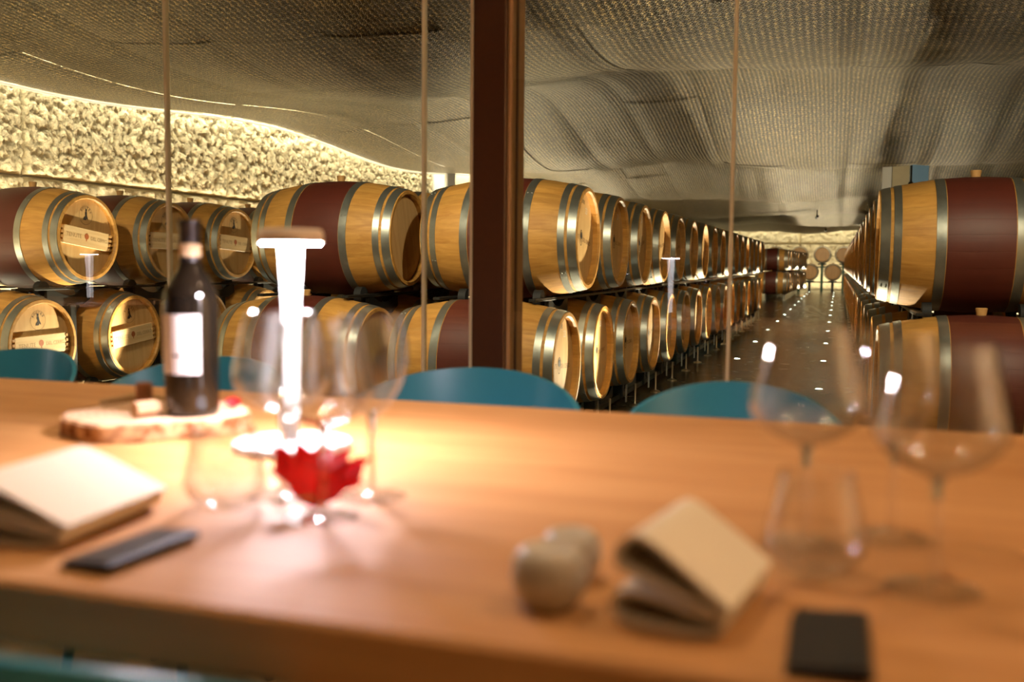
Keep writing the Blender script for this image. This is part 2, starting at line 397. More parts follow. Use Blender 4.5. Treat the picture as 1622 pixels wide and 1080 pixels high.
for k in range(4):
    for z0, z1 in ((0.02, 1.718), (1.732, 3.0)):
        vs, fs = rough_panel(joints[k] + 0.008, joints[k + 1] - 0.008, z0, z1, 0.0165 if z0 > 1 else 0.024, k * 3.1 + z0, 0.06)
        mb = MB(); mb.add([(WL + d, y, z) for (y, d, z) in vs], [f[::-1] for f in fs], True); mb.build('wall_panel', M['rough'], wl, ang=180)
struct(MB().box(-6.43, -6.12, 15.3, 15.66, 0, 3.0, 0.01).build('trim_1', M['white']), 'white painted pillar at the end of the rough wall')
we = slab('wall_back', -7.0, 3.6, YE + 0.03, YE + 0.2, 0, 3.3, M['plaster'])
for k in range(4):
    for z0, z1 in ((0.02, 1.90), (1.93, 3.0)):
        vs, fs = rough_panel(-6.4 + k * 2.45, -6.4 + (k + 1) * 2.45 - 0.03, z0, z1, 0.045, k * 5.3 + 40 + z0, 0.16, 0.03, 5.5)
        mb = MB(); mb.add([(x, YE - d, z) for (x, d, z) in vs], fs, True); mb.build('wall_panel', M['rough'], we, ang=180)

# undulating ceiling of woven metal mesh, hung in separate sheets
def cz(x, y):
    t = min(1, max(0, (x + 6.2) / 3.4)); t = t * t * (3 - 2 * t)
    base = 2.475 + 0.105 * t; A = 0.085 + 0.165 * t
    z = base - A * math.cos(2 * PI * (y - 6.55 - 0.12 * math.sin(x)) / 6.9)
    z += 0.05 * t * math.sin(x * 1.25 + y * 0.31) + 0.03 * t * math.sin(x * 2.3 - y * 0.9)
    return z
ce = struct(put('ceiling', None), 'undulating ceiling of woven metal mesh sheets')
PW, PL = 0.78, 2.60
xs = [-6.15 + i * PW for i in range(13)]; ys = [2.95 + j * PL for j in range(16)]
for i in range(12):
    for j in range(15):
        x0, x1, y0, y1 = xs[i] - 0.005, xs[i + 1] + 0.005, ys[j] - 0.01, ys[j + 1] + 0.02
        nx, ny = 5, 12; vs = []; fs = []
        dz = random.uniform(-0.006, 0.006)
        for b in range(ny + 1):
            for a in range(nx + 1):
                x = x0 + (x1 - x0) * a / nx; y = y0 + (y1 - y0) * b / ny
                ed = 0.016 if a in (0, nx) else 0
                vs.append((x, y, cz(x, y) + ed + dz))
        for b in range(ny):
            for a in range(nx):
                q = b * (nx + 1) + a; fs.append((q, q + nx + 1, q + nx + 2, q + 1))
        MB().add(vs, fs, True).build('mesh_sheet', M['mesh'], ce, ang=180)
# slim white edge strip of the mesh along the lit wall
pts = [(-6.165, 3.0 + 0.35 * k, cz(-6.165, 3.0 + 0.35 * k) - 0.004) for k in range(112)]
MB().tube(pts, 0.013, 6).build('edge_strip', M['white'], ce)

# glass partition: panes, joints and the brown post
win = struct(put('window_1', None), 'frameless glass partition between dining room and barrel hall')
edges = [-5.05, -4.09, -3.137, -2.132, -1.208, -1.045]
for a, b in zip(edges[:-1], edges[1:]):
    MB().box(a + 0.005, b - 0.005, YG - 0.006, YG + 0.006, 0.02, 2.75).build('pane', M['pane'], win)
for a, b in ((-0.928, -0.285), (-0.285, 0.66), (0.66, 1.605), (1.605, 2.55)):
    MB().box(a + 0.005, b - 0.005, YG - 0.006, YG + 0.006, 0.02, 2.75).build('pane', M['pane'], win)
for x in (-4.09, -3.137, -2.132, -1.208, -0.285, 0.66, 1.605):
    MB().box(x - 0.0046, x + 0.0046, YG - 0.010, YG + 0.010, 0.02, 2.75).build('joint', M['joint'], win)
pst = struct(put('trim_2', None, None, (-0.986, 2.88, 0)), 'dark brown steel post of the glass partition')
MB().box(-0.054, 0.050, -0.085, -0.062, 0, 2.78, 0.004).build('post_face', M['bronze'], pst)
MB().box(-0.05, 0.058, -0.062, 0.072, 0, 2.78, 0.003).build('post_return', M['bronze_l'], pst)
MB().box(-0.060, -0.052, -0.088, 0.03, 0, 2.78).build('post_edge', M['joint'], pst)
MB().box(0.056, 0.062, -0.015, 0.0, 0, 2.78).build('post_bead', M['bronze'], pst)
# room shell round the dining table
slab('ceiling_dining', -7.2, 3.6, -3.6, 2.9, 2.80, 2.95, M['roomceil'])
slab('wall_dining_left', -7.2, -7.0, -3.6, 2.83, 0, 2.8, M['roomwall'])
slab('wall_dining_right', 3.4, 3.6, -3.6, 2.83, 0, 2.8, M['roomwall'])
slab('wall_dining_rear', -7.2, 3.6, -3.8, -3.6, 0, 2.8, M['reardark'])
slab('wall_partition_left', -7.2, -5.05, 2.78, 2.9, 0, 2.8, M['roomwall'])
slab('wall_partition_right', 2.55, 3.6, 2.78, 2.9, 0, 2.8, M['roomwall'])

# ------------------------------------------------------------------ barrels
LB, RB, RH = 0.91, 0.342, 0.280
HL = LB / 2
def rad(x): return RB - (RB - RH) * (abs(x) / HL) ** 2
NST = 26
def stave_mesh():
    mb = MB(); xs_ = [-HL, -HL + 0.012, -0.35, -0.25, -0.15, -0.05, 0.05, 0.15, 0.25, 0.35, HL - 0.012, HL]
    da = PI / NST; vs = []
    for k, x in enumerate(xs_):
        ch = 0.010 if k in (0, len(xs_) - 1) else 0
        ro = rad(x); ri = ro - 0.028 + ch
        g = 0.00015 / ro
        for a, r in ((-da + g, ro - 0.0003), (-da * 0.9, ro), (0, ro), (da * 0.9, ro), (da - g, ro - 0.0003), (da - g, ri), (-da + g, ri)):
            vs.append((x, r * math.sin(a), r * math.cos(a)))
    fs = []; n = 7
    for k in range(len(xs_) - 1):
        for i in range(n):
            j = (i + 1) % n; fs.append((k * n + i, k * n + j, k * n + n + j, k * n + n + i))
    fs.append(tuple(range(n - 1, -1, -1))); fs.append(tuple((len(xs_) - 1) * n + i for i in range(n)))
    mb.add(vs, [f[::-1] for f in fs], True)
    return mb.mesh('stave', M['stave'], 30)
ME = {}
ME['stave'] = stave_mesh()
def body_profile():
    xs_ = [-HL, -HL + 0.012, -0.35, -0.25, -0.151, -0.149, -0.05, 0.05, 0.149, 0.151, 0.25, 0.35, HL - 0.012, HL]
    out = [(rad(x), x) for x in xs_]
    return [(rad(HL) - 0.028, -HL + 0.05)] + [(rad(HL) - 0.018, -HL)] + out + [(rad(HL) - 0.018, HL), (rad(HL) - 0.028, HL - 0.05)]
ME['body'] = MB().lathe(body_profile(), 40, 'x').mesh('body', M['body'], 30)
HOOPS = [(0.153, 0.198), (0.352, 0.388), (0.404, 0.449)]
def hoop(mb, a, b, n=48):
    prof = [(rad(a) + 0.0005, a), (rad(a) + 0.0032, a), (rad(b) + 0.0032, b), (rad(b) + 0.0005, b)]
    mb.lathe(prof, n, 'x', closed=True)
for i, (a, b) in enumerate(HOOPS):
    mb = MB(); hoop(mb, a, b)
    for dx in (0.25, 0.75):
        x = a + (b - a) * dx; r = rad(x) + 0.003; an = 0.9 + i * 0.5
        mb.lathe([(0.006, 0), (0.004, 0.002), (0.0, 0.0026)], 8, 'z', xf=Matrix.Rotation(an, 4, 'X') @ Matrix.Translation((x, 0, r)))
    ME['hoop%d' % i] = mb.mesh('hoop', M['hoop'], 30)
XH = HL - 0.042
ME['head'] = MB().lathe([(0.0, XH), (0.1, XH), (0.2, XH), (rad(HL) - 0.020, XH), (rad(HL) - 0.020, XH - 0.02), (0.0, XH - 0.02)], 36, 'x').mesh('head', M['head'], 30)
ME['headend'] = ME['head'].copy(); ME['headend'].materials.clear(); ME['headend'].materials.append(M['headend'])
ME['bung'] = MB().lathe([(0.020, -0.02), (0.022, 0.0), (0.027, 0.032), (0.024, 0.035), (0.0, 0.035)], 12).mesh('bung', M['bung'], 30)
def far_mesh(headmat):
    mb = MB(); mb.lathe(body_profile(), 22, 'x'); mb.mi = 1
    for a, b in HOOPS: hoop(mb, a, b, 22); hoop(mb, -b, -a, 22)
    mb.mi = 2
    for s in (1, -1):
        mb.lathe([(0.0, s * XH), (rad(HL) - 0.020, s * XH)], 22, 'x')
    mb.mi = 3; mb.lathe([(0.020, -0.02), (0.027, 0.032), (0.0, 0.034)], 8, xf=Matrix.Translation((0, 0, RB)))
    return mb.mesh('barrel', [M['body'], M['hoop'], headmat, M['bung']], 30)
ME['far'] = far_mesh(M['head'])

# printing on the heads (text x -> +Y, text y -> +Z, facing +X)
def glyphs(txt, size):
    cu = bpy.data.curves.new('t', 'FONT'); cu.body = txt; cu.size = size; cu.align_x = 'CENTER'; cu.align_y = 'CENTER'; cu.resolution_u = 2
    o = bpy.data.objects.new('t', cu); COL.objects.link(o)
    dg = bpy.context.evaluated_depsgraph_get(); me = bpy.data.meshes.new_from_object(o.evaluated_get(dg))
    vs = [tuple(v.co) for v in me.vertices]; fs = [tuple(p.vertices) for p in me.polygons]
    bpy.data.objects.remove(o); bpy.data.curves.remove(cu); bpy.data.meshes.remove(me)
    return vs, fs
def pr_text(mb, txt, size, y, z, x, rot=0.0, sy=1.0):
    vs, fs = glyphs(txt, size); c, s = math.cos(rot), math.sin(rot)
    mb.add([(x, y + (p[0] * c - p[1] * s) * sy, z + p[0] * s + p[1] * c) for p in vs], fs)
def pr_poly(mb, pts, x): mb.add([(x, y, z) for y, z in pts], [tuple(range(len(pts)))])
def pr_ring(mb, y, z, ry, rz, wd, x, n=28):
    vs = []
    for i in range(n):
        a = 2 * PI * i / n; vs += [(x, y + ry * math.cos(a), z + rz * math.sin(a)), (x, y + (ry - wd) * math.cos(a), z + (rz - wd) * math.sin(a))]
    mb.add(vs, [(2 * i, 2 * ((i + 1) % n), 2 * ((i + 1) % n) + 1, 2 * i + 1) for i in range(n)])
XP = XH + 0.0008
mb = MB()           # cooper's stamp: arched name over a small figure in a ring
for k, ch in enumerate('BOUTES'):
    a = math.radians(58 - k * 23.2); pr_text(mb, ch, 0.022, 0.048 * math.sin(-a) * 1.0, 0.15 + 0.048 * math.cos(a), XP, a)
pr_poly(mb, [(-0.022, 0.118), (0.004, 0.118), (0.012, 0.130), (0.020, 0.120), (0.024, 0.126), (0.012, 0.150), (0.008, 0.172), (-0.002, 0.178), (-0.010, 0.165), (-0.004, 0.145), (-0.018, 0.132)], XP)
pr_ring(mb, 0, 0.184, 0.008, 0.009, 0.0078, XP, 12); pr_ring(mb, 0, 0.15, 0.062, 0.062, 0.0015, XP)
ME['stamp'] = mb.mesh('stamp', M['ink'])
mb = MB()           # winery mark on the aisle heads: tree in an oval between two words
pr_ring(mb, -0.02, 0.0, 0.030, 0.044, 0.004, XP)
pr_poly(mb, [(-0.024, -0.026), (-0.016, -0.026), (-0.016, -0.008), (-0.002, 0.000), (0.000, 0.016), (-0.010, 0.030), (-0.020, 0.034), (-0.030, 0.030), (-0.040, 0.016), (-0.038, 0.000), (-0.024, -0.008)], XP)
ME['mark'] = mb.mesh('emblem', M['ink'])
mb = MB(); pr_text(mb, 'TENUTE', 0.034, -0.125, -0.004, XP); ME['mark_text'] = mb.mesh('lettering', M['burnt'])
mb = MB(); pr_text(mb, 'DEL CERRO', 0.034, 0.105, -0.004, XP); ME['mark_text2'] = mb.mesh('lettering', M['burnt'])
mb = MB(); pr_text(mb, 'BOUTES', 0.030, -0.03, 0.205, XP)
ME['top_text'] = mb.mesh('lettering', M['ink'])
mb = MB(); pr_text(mb, '23', 0.05, 0.07, 0.165, XP)
ME['chalk'] = mb.mesh('chalk_mark', M['chalk'])
# pine board with finger joints fixed across the heads by the rough wall
mb = MB(); mb.box(XH + 0.001, XH + 0.020, -0.212, 0.212, -0.062, 0.058, 0.002)
ME['board'] = mb.mesh('head_board', M['plaque'])
mb = MB()
for s in (-1, 1):
    for k in range(4):
        z = -0.060 + k * 0.031; mb.box(XH + 0.0, XH + 0.024, s * 0.222 - 0.012, s * 0.222 + 0.012, z, z + 0.017)
ME['fingers'] = mb.mesh('finger_joint', M['bung'])
XB = XH + 0.0206
mb = MB(); pr_text(mb, 'TENUTE', 0.038, -0.115, 0.0, XB)
ME['board_text'] = mb.mesh('lettering', M['etched'])
mb = MB(); pr_text(mb, 'DEL CERRO', 0.034, 0.118, 0.0, XB, sy=0.9); ME['board_text2'] = mb.mesh('lettering', M['etched'])
mb = MB(); pr_ring(mb, 0.0, 0.008, 0.020, 0.020, 0.0195, XB, 20); mb.box(XB - 0.0005, XB + 0.0001, -0.004, 0.004, -0.024, -0.010)
ME['board_mark'] = mb.mesh('emblem', M['orange'])

def barrel(xc, y, zc, style, label, group, detail=2, roll=0.0, face=1):
    """detail 2: separate staves; 1: one body and separate hoops; 0: one mesh"""
    rz = 0 if face > 0 else PI
    if detail == 0:
        o = put('oak_barrel', ME['far'], None, (xc, y, zc), (roll * 0, 0, rz)); return tag(o, label, 'barrel', group)
    t = thing('oak_barrel', label, 'barrel', (xc, y, zc - RB), (0, 0, rz), group)
    c = (0, 0, RB)
    if detail == 2:
        for k in range(NST): put('stave', ME['stave'], t, c, (2 * PI * (k + 0.5) / NST, 0, 0))
    else: put('body', ME['body'], t, c, (roll, 0, 0))
    for i in range(3):
        put('hoop', ME['hoop%d' % i], t, c, (roll + i, 0, 0)); put('hoop', ME['hoop%d' % i], t, c, (roll + i + 2, 0, PI))
    h = put('head', ME['headend'] if style == 'end' else ME['head'], t, c, (roll, 0, 0)); put('head', ME['head'], t, c, (0, 0, PI))
    put('bung', ME['bung'], t, (0, 0, 2 * RB - 0.002))
    if style == 'board':
        put('stamp', ME['stamp'], h); b = put('head_board', ME['board'], t, c, (roll, 0, 0))
        put('finger_joint', ME['fingers'], b); put('lettering', ME['board_text'], b); put('lettering', ME['board_text2'], b); put('emblem', ME['board_mark'], b)
    elif style == 'mark':
        put('emblem', ME['mark'], h); put('lettering', ME['mark_text'], h); put('lettering', ME['mark_text2'], h); put('lettering', ME['top_text'], h); put('chalk_mark', ME['chalk'], h)
    return t
ORD = ('first second third fourth fifth sixth seventh eighth ninth tenth eleventh twelfth thirteenth fourteenth fifteenth sixteenth seventeenth '
       'eighteenth nineteenth twentieth twenty-first twenty-second twenty-third twenty-fourth twenty-fifth twenty-sixth twenty-seventh twenty-eighth '
       'twenty-ninth thirtieth thirty-first thirty-second thirty-third thirty-fourth thirty-fifth').split()
SP = 0.86; YU, YL = 5.46, 5.03; ZU, ZL = 1.186, 0.51
XA, XB_, XC, XR = -4.72 - HL, -2.42 - HL, -1.33 - HL, 0.19 + HL
for k in range(17):       # row on the left of the aisle
    for up_ in (1, 0):
        y = (YU if up_ else YL) + k * SP; near = 2 if k < 3 else 1 if k < 11 else 0
        tier = 'upper' if up_ else 'lower'
        barrel(XC, y, ZU if up_ else ZL, 'mark', 'banded oak barrel in %s tier left of the aisle, %s from the brown post' % (tier, ORD[k]),
               'barrels left of the aisle', near, random.uniform(-0.15, 0.15))
for k in range(35):       # row on the right of the aisle
    for up_ in (1, 0):
        y = (YU + 0.08 if up_ else YL + 0.08) + k * SP; near = 2 if k < 2 else 1 if k < 8 else 0
        tier = 'upper' if up_ else 'lower'
        barrel(XR, y, ZU - 0.03 if up_ else ZL - 0.03, 'plain', 'banded oak barrel in %s tier right of the aisle, %s from the glass' % (tier, ORD[k]),
               'barrels right of the aisle', near, 0, -1)
for k in range(9):        # row along the rough wall, pine boards on the heads
    for up_ in (1, 0):
        y = (YU - 0.03 if up_ else YL - 0.02) + k * SP; near = 2 if k < 3 else 1 if k < 6 else 0
        tier = 'upper' if up_ else 'lower'; rl = {(0, 1): -0.13, (1, 1): -0.02, (2, 1): -0.06, (0, 0): 0.02, (1, 0): 0.10}.get((k, up_), random.uniform(-0.1, 0.1))
        barrel(XA, y, ZU if up_ else ZL, 'board', 'oak barrel with pine board across its head, %s tier by rough wall, %s from left' % (tier, ORD[k]),
               'barrels along the rough wall', near, rl)
for k in range(5):        # row between
    for up_ in (1, 0):
        y = (YU if up_ else YL) + k * SP; near = 2 if k < 1 else 1
        tier = 'upper' if up_ else 'lower'
        barrel(XB_, y, ZU if up_ else ZL, 'plain', 'banded oak barrel behind the table lamp, %s tier, %s in line from the glass' % (tier, ORD[k]),
               'barrels behind the table lamp', near, 0.3)
for k in range(9):        # far group beyond the gap
    for up_ in (1, 0):
        y = (30.6 if up_ else 30.2) + k * SP; tier = 'upper' if up_ else 'lower'
        barrel(-1.40 + k * 0.04 - HL, y, (ZU if up_ else ZL), 'plain', 'small far oak barrel in %s tier beyond the gap, %s of its line' % (tier, ORD[k]),
               'far barrels beyond the gap', 0)
def end_barrel(x, z, label):
    t = barrel(x, 41.6, z, 'end', label, 'barrels against the end wall', 1, 0)
    t.rotation_euler = (0, 0, -PI / 2)
for k, x in enumerate((-2.39, -1.47, -0.60, 0.20)): end_barrel(x, 1.45, 'round head-on oak barrel at the end wall, upper tier, %s from left' % ORD[k])
for k, x in enumerate((-1.93, -1.06, -0.19, 0.66)): end_barrel(x, 0.76, 'round head-on oak barrel at the end wall, lower tier, %s from left' % ORD[k])

# ------------------------------------------------------------------ steel racks
ME['roller'] = MB().lathe([(0.012, -0.026), (0.05, -0.022), (0.05, 0.022), (0.012, 0.026)], 18, 'x', cap=(True, True)).mesh('roller', M['rubber'], 30)
ME['hub'] = MB().lathe([(0.009, -0.034), (0.009, 0.034)], 8, 'x', cap=(True, True)).mesh('hub', M['bolt'], 30)
ME['footdisc'] = MB().lathe([(0.042, 0.0), (0.042, 0.010), (0.012, 0.022), (0.008, 0.03), (0.008, 0.17)], 12, 'z', cap=(True, True)).mesh('levelling_foot', M['bolt'], 30)
ME['post'] = MB().box(-0.042, 0.042, -0.03, 0.03, 0.06, 0.745, 0.006).mesh('post', M['black'])
ME['plate'] = MB().box(-0.004, 0.004, -0.016, 0.016, -0.06, 0.06).mesh('bracket_plate', M['zinc'])
mb = MB()
pts = [(-0.20, 0.02)] + [(-0.17 + 0.34 * i / 10, 0.02 - 0.055 * math.sin(PI * i / 10)) for i in range(11)] + [(0.20, 0.02), (0.20, -0.06), (0.12, -0.10), (-0.12, -0.10), (-0.20, -0.06)]
n = len(pts); vs = [(x, y, z) for x in (-0.012, 0.012) for y, z in pts]
mb.add(vs, [tuple(range(n - 1, -1, -1)), tuple(range(n, 2 * n))] + [(i, (i + 1) % n, n + (i + 1) % n, n + i) for i in range(n)])
ME['cradle'] = mb.mesh('cradle', M['black'])
def rack(xc, nb, yu, yl, label, nroll=99, zu=ZU, zl=ZL, face=1):
    t = thing('barrel_rack', label, 'rack', (xc, 0, 0)); ye = yl + nb * SP
    for s in (-1, 1):
        MB().box(s * 0.27 - 0.025, s * 0.27 + 0.025, yl - 0.35, ye, 0.055, 0.095, 0.004).build('floor_rail', M['black'], t)
        MB().box(s * 0.27 - 0.02, s * 0.27 + 0.02, yl - 0.05, ye, zl + 0.331, zl + 0.347, 0.003).build('upper_rail', M['black'], t)
    if nb == 17: MB().box(face * 0.405 - 0.003, face * 0.405 + 0.003, yl + 3.2, ye, 0.868, 0.884).build('edge_rail', M['zinc'], t)
    for k in range(nb):
        for s in (-1, 1):
            put('post', ME['post'], t, (s * 0.27, yu + k * SP, 0))
            put('levelling_foot', ME['footdisc'], t, (s * 0.40, yu + k * SP, 0))
            if k >= nroll: continue
            for y, zc in ((yu + k * SP, zu), (yl + k * SP, zl)):
                put('cradle', ME['cradle'], t, (s * 0.27, y, zc - rad(0.27) - 0.03))
                for q in (-1, 1):
                    rr = rad(0.19) + 0.053; a = 0.50
                    rl = put('roller', ME['roller'], t, (s * 0.22, y + q * rr * math.sin(a), zc - rr * math.cos(a)))
                    put('hub', ME['hub'], rl)
        put('bracket_plate', ME['plate'], t, (face * 0.42, yl + k * SP, zl - RH - 0.078))
rack(XC, 17, YU, YL, 'long black steel rack carrying the barrels left of the aisle', 9)
rack(XR, 35, YU + 0.08, YL + 0.08, 'long black steel rack carrying the barrels right of the aisle', 6, ZU - 0.03, ZL - 0.03, -1)
rack(XA, 9, YU - 0.03, YL - 0.02, 'black steel rack carrying the barrels by the rough wall', 6)
rack(XB_, 5, YU, YL, 'black steel rack carrying the barrels behind the table lamp', 4)
t = thing('barrel_rack', 'low far steel rack carrying the barrels beyond the gap', 'rack', (-1.28 - HL, 0, 0))
for s in (-1, 1):
    MB().box(s * 0.27 - 0.03, s * 0.27 + 0.03, 29.9, 38.2, 0.0, 0.165).build('floor_rail', M['zinc'], t)
    for k in range(9): MB().box(s * 0.2 + k * 0.02 - 0.04, s * 0.2 + k * 0.02 + 0.04, 30.57 + k * SP, 30.63 + k * SP, 0.16, 0.843).build('post', M['black'], t)
t = thing('barrel_rack', 'dark steel frame holding the head-on barrels at the end wall', 'rack', (0, 41.6, 0))
M['rackgreen'] = plain('green_steel', (0.02, 0.09, 0.05), 0.5)
for x in (-2.39, -1.47, -0.60, 0.20): MB().box(x - 0.05, x + 0.05, -0.35, -0.29, 0.0, 1.11).build('post', M['rackgreen'], t)
for z in (0.93, 0.33): MB().box(-3.0, 1.0, 0.47, 0.52, z, z + 0.05).build('cross_bar', M['rackgreen'], t)
for x, z in [(x, 1.45) for x in (-2.39, -1.47, -0.60, 0.20)] + [(x, 0.76) for x in (-1.93, -1.06, -0.19, 0.66)]:
    MB().box(x - 0.16, x + 0.16, -0.35, 0.3, z - 0.40, z - 0.345).build('cradle', M['black'], t)
    if z < 1: MB().box(x - 0.05, x + 0.05, -0.34, -0.26, 0.0, 0.36).build('post', M['black'], t)

# ------------------------------------------------------------------ floor uplights
def floor_light(x, y, side, k, tx, power):
    t = thing('floor_light', 'small round floor light along the %s row of barrels, %s from the glass' % (side, ORD[k]), 'floor light', (x, y, 0), group='floor lights along the aisle')
    MB().lathe([(0.040, 0.0), (0.040, 0.006), (0.028, 0.008)], 16).build('ring', M['zinc'], t)
    MB().lathe([(0.028, 0.007), (0.015, 0.0085), (0.0, 0.009)], 16).build('lens', M['fled'], t)
    s = spot('floor_light_beam', (0, 0, 0.02), (tx - x, -0.95, 1.25), power, 72, 0.5, radius=0.02); s.parent = t
ylist = [6.05 + 2.58 * k for k in range(14)]
for k, y in enumerate(ylist):
    floor_light(-1.03, y, 'left', k, -1.27, 190 if k < 2 else 230); floor_light(-0.12, y + 0.1, 'right', k, 0.12, 120 if k < 2 else 200)
for k in range(9): floor_light(1.75, 6.6 + 2.58 * k, 'right, added behind', k, 1.6, 60 if k < 3 else 130)  # unseen lights added behind the right row to brighten the ceiling
for k in range(4): floor_light(-4.42, 5.9 + 2.58 * k, 'rough wall', k, -4.66, 170)

# spots on the hall ceiling above the glass, lighting the nearest barrels
def track_spot(x, y, z, tgt, power, ang, which):
    t = thing('ceiling_spotlight', 'black ceiling spotlight in the barrel hall, %s' % which, 'spotlight', (x, y, z))
    MB().tube([(0, 0, 0), (0, 0, 0.25)], 0.012, 8).build('stem', M['black'], t)
    d = (Vector(tgt) - Vector((x, y, z))).normalized()
    MB().tube([tuple(d * -0.06), tuple(d * 0.06)], 0.035, 14).build('housing', M['black'], t)
    s = spot('spotlight_beam', tuple(d * 0.07), tuple(d), power, ang, 0.7, radius=0.04); s.parent = t
track_spot(-0.55, 26.5, 2.25, (-1.7, 30.6, 0.85), 160, 50, 'added to light the far barrels'); track_spot(-0.45, 36.5, 2.25, (-0.7, 41.6, 1.0), 260, 60, 'added to light the end barrels')  # two spots added to brighten the far row and the end barrels
track_spot(0.9, 14.6, 2.15, (0.95, 17.0, 2.5), 40, 60, 'added to light the pale board')  # extra spot, added only to brighten the hanging board
track_spot(-3.9, 3.35, 2.30, (-5.0, 5.6, 1.0), 115, 75, 'leftmost')
track_spot(-2.3, 3.35, 2.30, (-2.6, 5.5, 0.9), 110, 75, 'second from left')
track_spot(-0.7, 3.35, 2.30, (-1.5, 5.5, 0.9), 100, 75, 'third from left')
track_spot(0.9, 3.35, 2.30, (0.8, 5.5, 0.9), 110, 75, 'rightmost')

# pale board and blue strip hanging far above the right row
t = thing('hanging_board', 'pale board with blue end hanging above the right barrel row', 'board', (0.0, 17.0, 2.0))
MB().box(0.62, 0.76, -0.02, 0.02, 0.10, 0.75, 0.004).build('white_panel', M['white'], t)
MB().box(0.77, 1.02, -0.02, 0.02, 0.10, 0.75, 0.004).build('cream_panel', M['plaster'], t)
MB().box(1.03, 1.30, -0.02, 0.02, 0.10, 0.75, 0.004).build('blue_panel', M['bluep'], t)

# ------------------------------------------------------------------ dining tables and chairs
TZ = 0.79
def table(x0, x1, y0, y1, label):
    t = thing('dining_table', label, 'table', ((x0 + x1) / 2, (y0 + y1) / 2, 0)); a = (x1 - x0) / 2; b = (y1 - y0) / 2
    MB().box(-a, a, -b, b, TZ - 0.052, TZ, 0.004).build('table_top', M['table'], t)
    for sx in (-1, 1):
        for sy in (-1, 1):
            x, y = sx * (a - 0.12), sy * (b - 0.12)
            MB().box(x - 0.04, x + 0.04, y - 0.04, y + 0.04, 0, TZ - 0.052, 0.004).build('leg', M['chairleg'], t)
    return t
table(-3.05, 1.45, 0.622, 1.70, 'long light oak dining table across the foreground')
table(-5.7, -3.78, 0.15, 1.25, 'second oak dining table seen reflected in the glass at left')

def chair_shell():
    # low tub: seat pan and a back that wraps round and falls into the arms
    mb = MB(); nu, nv = 28, 8; th = 0.010
    def pt(u, v, off):
        a = u * math.radians(112)                      # 0 = middle of the back (+Y)
        rx, ry = 0.255 - off, 0.245 - off
        top = 0.80 - 0.185 * abs(u) ** 2.0
        z0 = 0.44
        z = z0 + (top - z0) * v
        lean = 0.80 + 0.20 * v ** 0.6
        return (rx * math.sin(a) * lean, ry * math.cos(a) * lean + 0.02 * v, z)
    for side in (0, 1):
        off = th * side
        vs = [pt(-1 + 2 * i / nu, j / nv, off) for j in range(nv + 1) for i in range(nu + 1)]
        fs = []
        for j in range(nv):
            for i in range(nu):
                q = j * (nu + 1) + i; f = (q, q + 1, q + nu + 2, q + nu + 1); fs.append(f if side else f[::-1])
        mb.add(vs, fs, True)
    n1 = (nu + 1) * (nv + 1); rim = []
    border = [nv * (nu + 1) + i for i in range(nu + 1)]
    mb.f += [(border[i], border[i + 1], border[i + 1] + n1, border[i] + n1) for i in range(nu)]
    for e in (0, nu):
        col = [j * (nu + 1) + e for j in range(nv + 1)]; mb.f += [(col[j], col[j + 1], col[j + 1] + n1, col[j] + n1) for j in range(nv)]
    k = len(mb.f) - len(mb.m); mb.m += [0] * k; mb.sm += [True] * k
    # seat pan
    pan = []
    for z in (0.425, 0.452):
        for i in range(28):
            a = 2 * PI * i / 28; pan.append((0.215 * math.sin(a), 0.21 * math.cos(a) - 0.01, z + 0.02 * (math.cos(a) < -0.6)))
    b = len(mb.v); mb.add(pan, [tuple(range(28)), tuple(range(55, 27, -1))] + [(i, 28 + i, 28 + (i + 1) % 28, (i + 1) % 28) for i in range(28)], True)
    return mb.mesh('shell', M['chair'], 50)
ME['shell'] = chair_shell()
ME['cleg'] = MB().tube([(0, 0, 0.43), (0.05, 0.05, 0.0)], [0.014, 0.010], 10).mesh('leg', M['chairleg'])
def chair(x, y, rz, label, s=1.0):
    t = thing('tub_chair', label, 'chair', (x, y, 0), (0, 0, rz), 'blue tub chairs round the table'); t.scale = (s, 1, 1)
    put('shell', ME['shell'], t)
    for a in (45, 135, 225, 315):
        q = math.radians(a); put('leg', ME['cleg'], t, (0.16 * math.cos(q), 0.16 * math.sin(q), 0), (0, 0, q - PI / 4))
# backs stand towards the glass, seats towards the table
chair(-2.10, 1.955, 0.05, 'petrol blue tub chair at far side of table, leftmost of four', 1.0)
chair(-1.50, 1.955, -0.03, 'petrol blue tub chair at far side of table, behind the wine bottle', 1.08)
chair(-0.79, 1.955, 0.0, 'petrol blue tub chair at far side of table, in front of the brown post', 1.16)
chair(-0.185, 1.90, 0.06, 'petrol blue tub chair at far side of table, rightmost, in front of the aisle', 0.92)
chair(-0.605, 0.730, PI + 0.02, 'petrol blue tub chair at near side of table, bottom left corner', 1.0)

# ------------------------------------------------------------------ table lamps
def table_lamp(x, y, label, z=TZ):
    t = thing('table_lamp', label, 'lamp', (x, y, z), group='cordless table lamps')
    MB().lathe([(0.0, 0.0), (0.080, 0.0), (0.082, 0.004), (0.080, 0.011), (0.03, 0.013), (0.0, 0.013)], 40).build('base', M['lampw'], t)
    MB().lathe([(0.0095, 0.012), (0.0098, 0.04)], 24).build('unlit_stem', M['lampw'], t)  # bottom of the stem, left without the added glow
    MB().lathe([(0.0098, 0.04), (0.0105, 0.10), (0.0125, 0.20), (0.0165, 0.285)], 24).build('glow_stem', M['tube'], t)  # rest of the stem, its lit look put in as glow
    MB().lathe([(0.0, 0.302), (0.040, 0.302), (0.0435, 0.298), (0.0445, 0.290), (0.0435, 0.2835), (0.040, 0.2835)], 40).build('cap', M['lamptop'], t)
    MB().lathe([(0.0405, 0.2835), (0.0400, 0.2815), (0.0165, 0.2810)], 40).build('led_disc', M['led'], t)
    return t
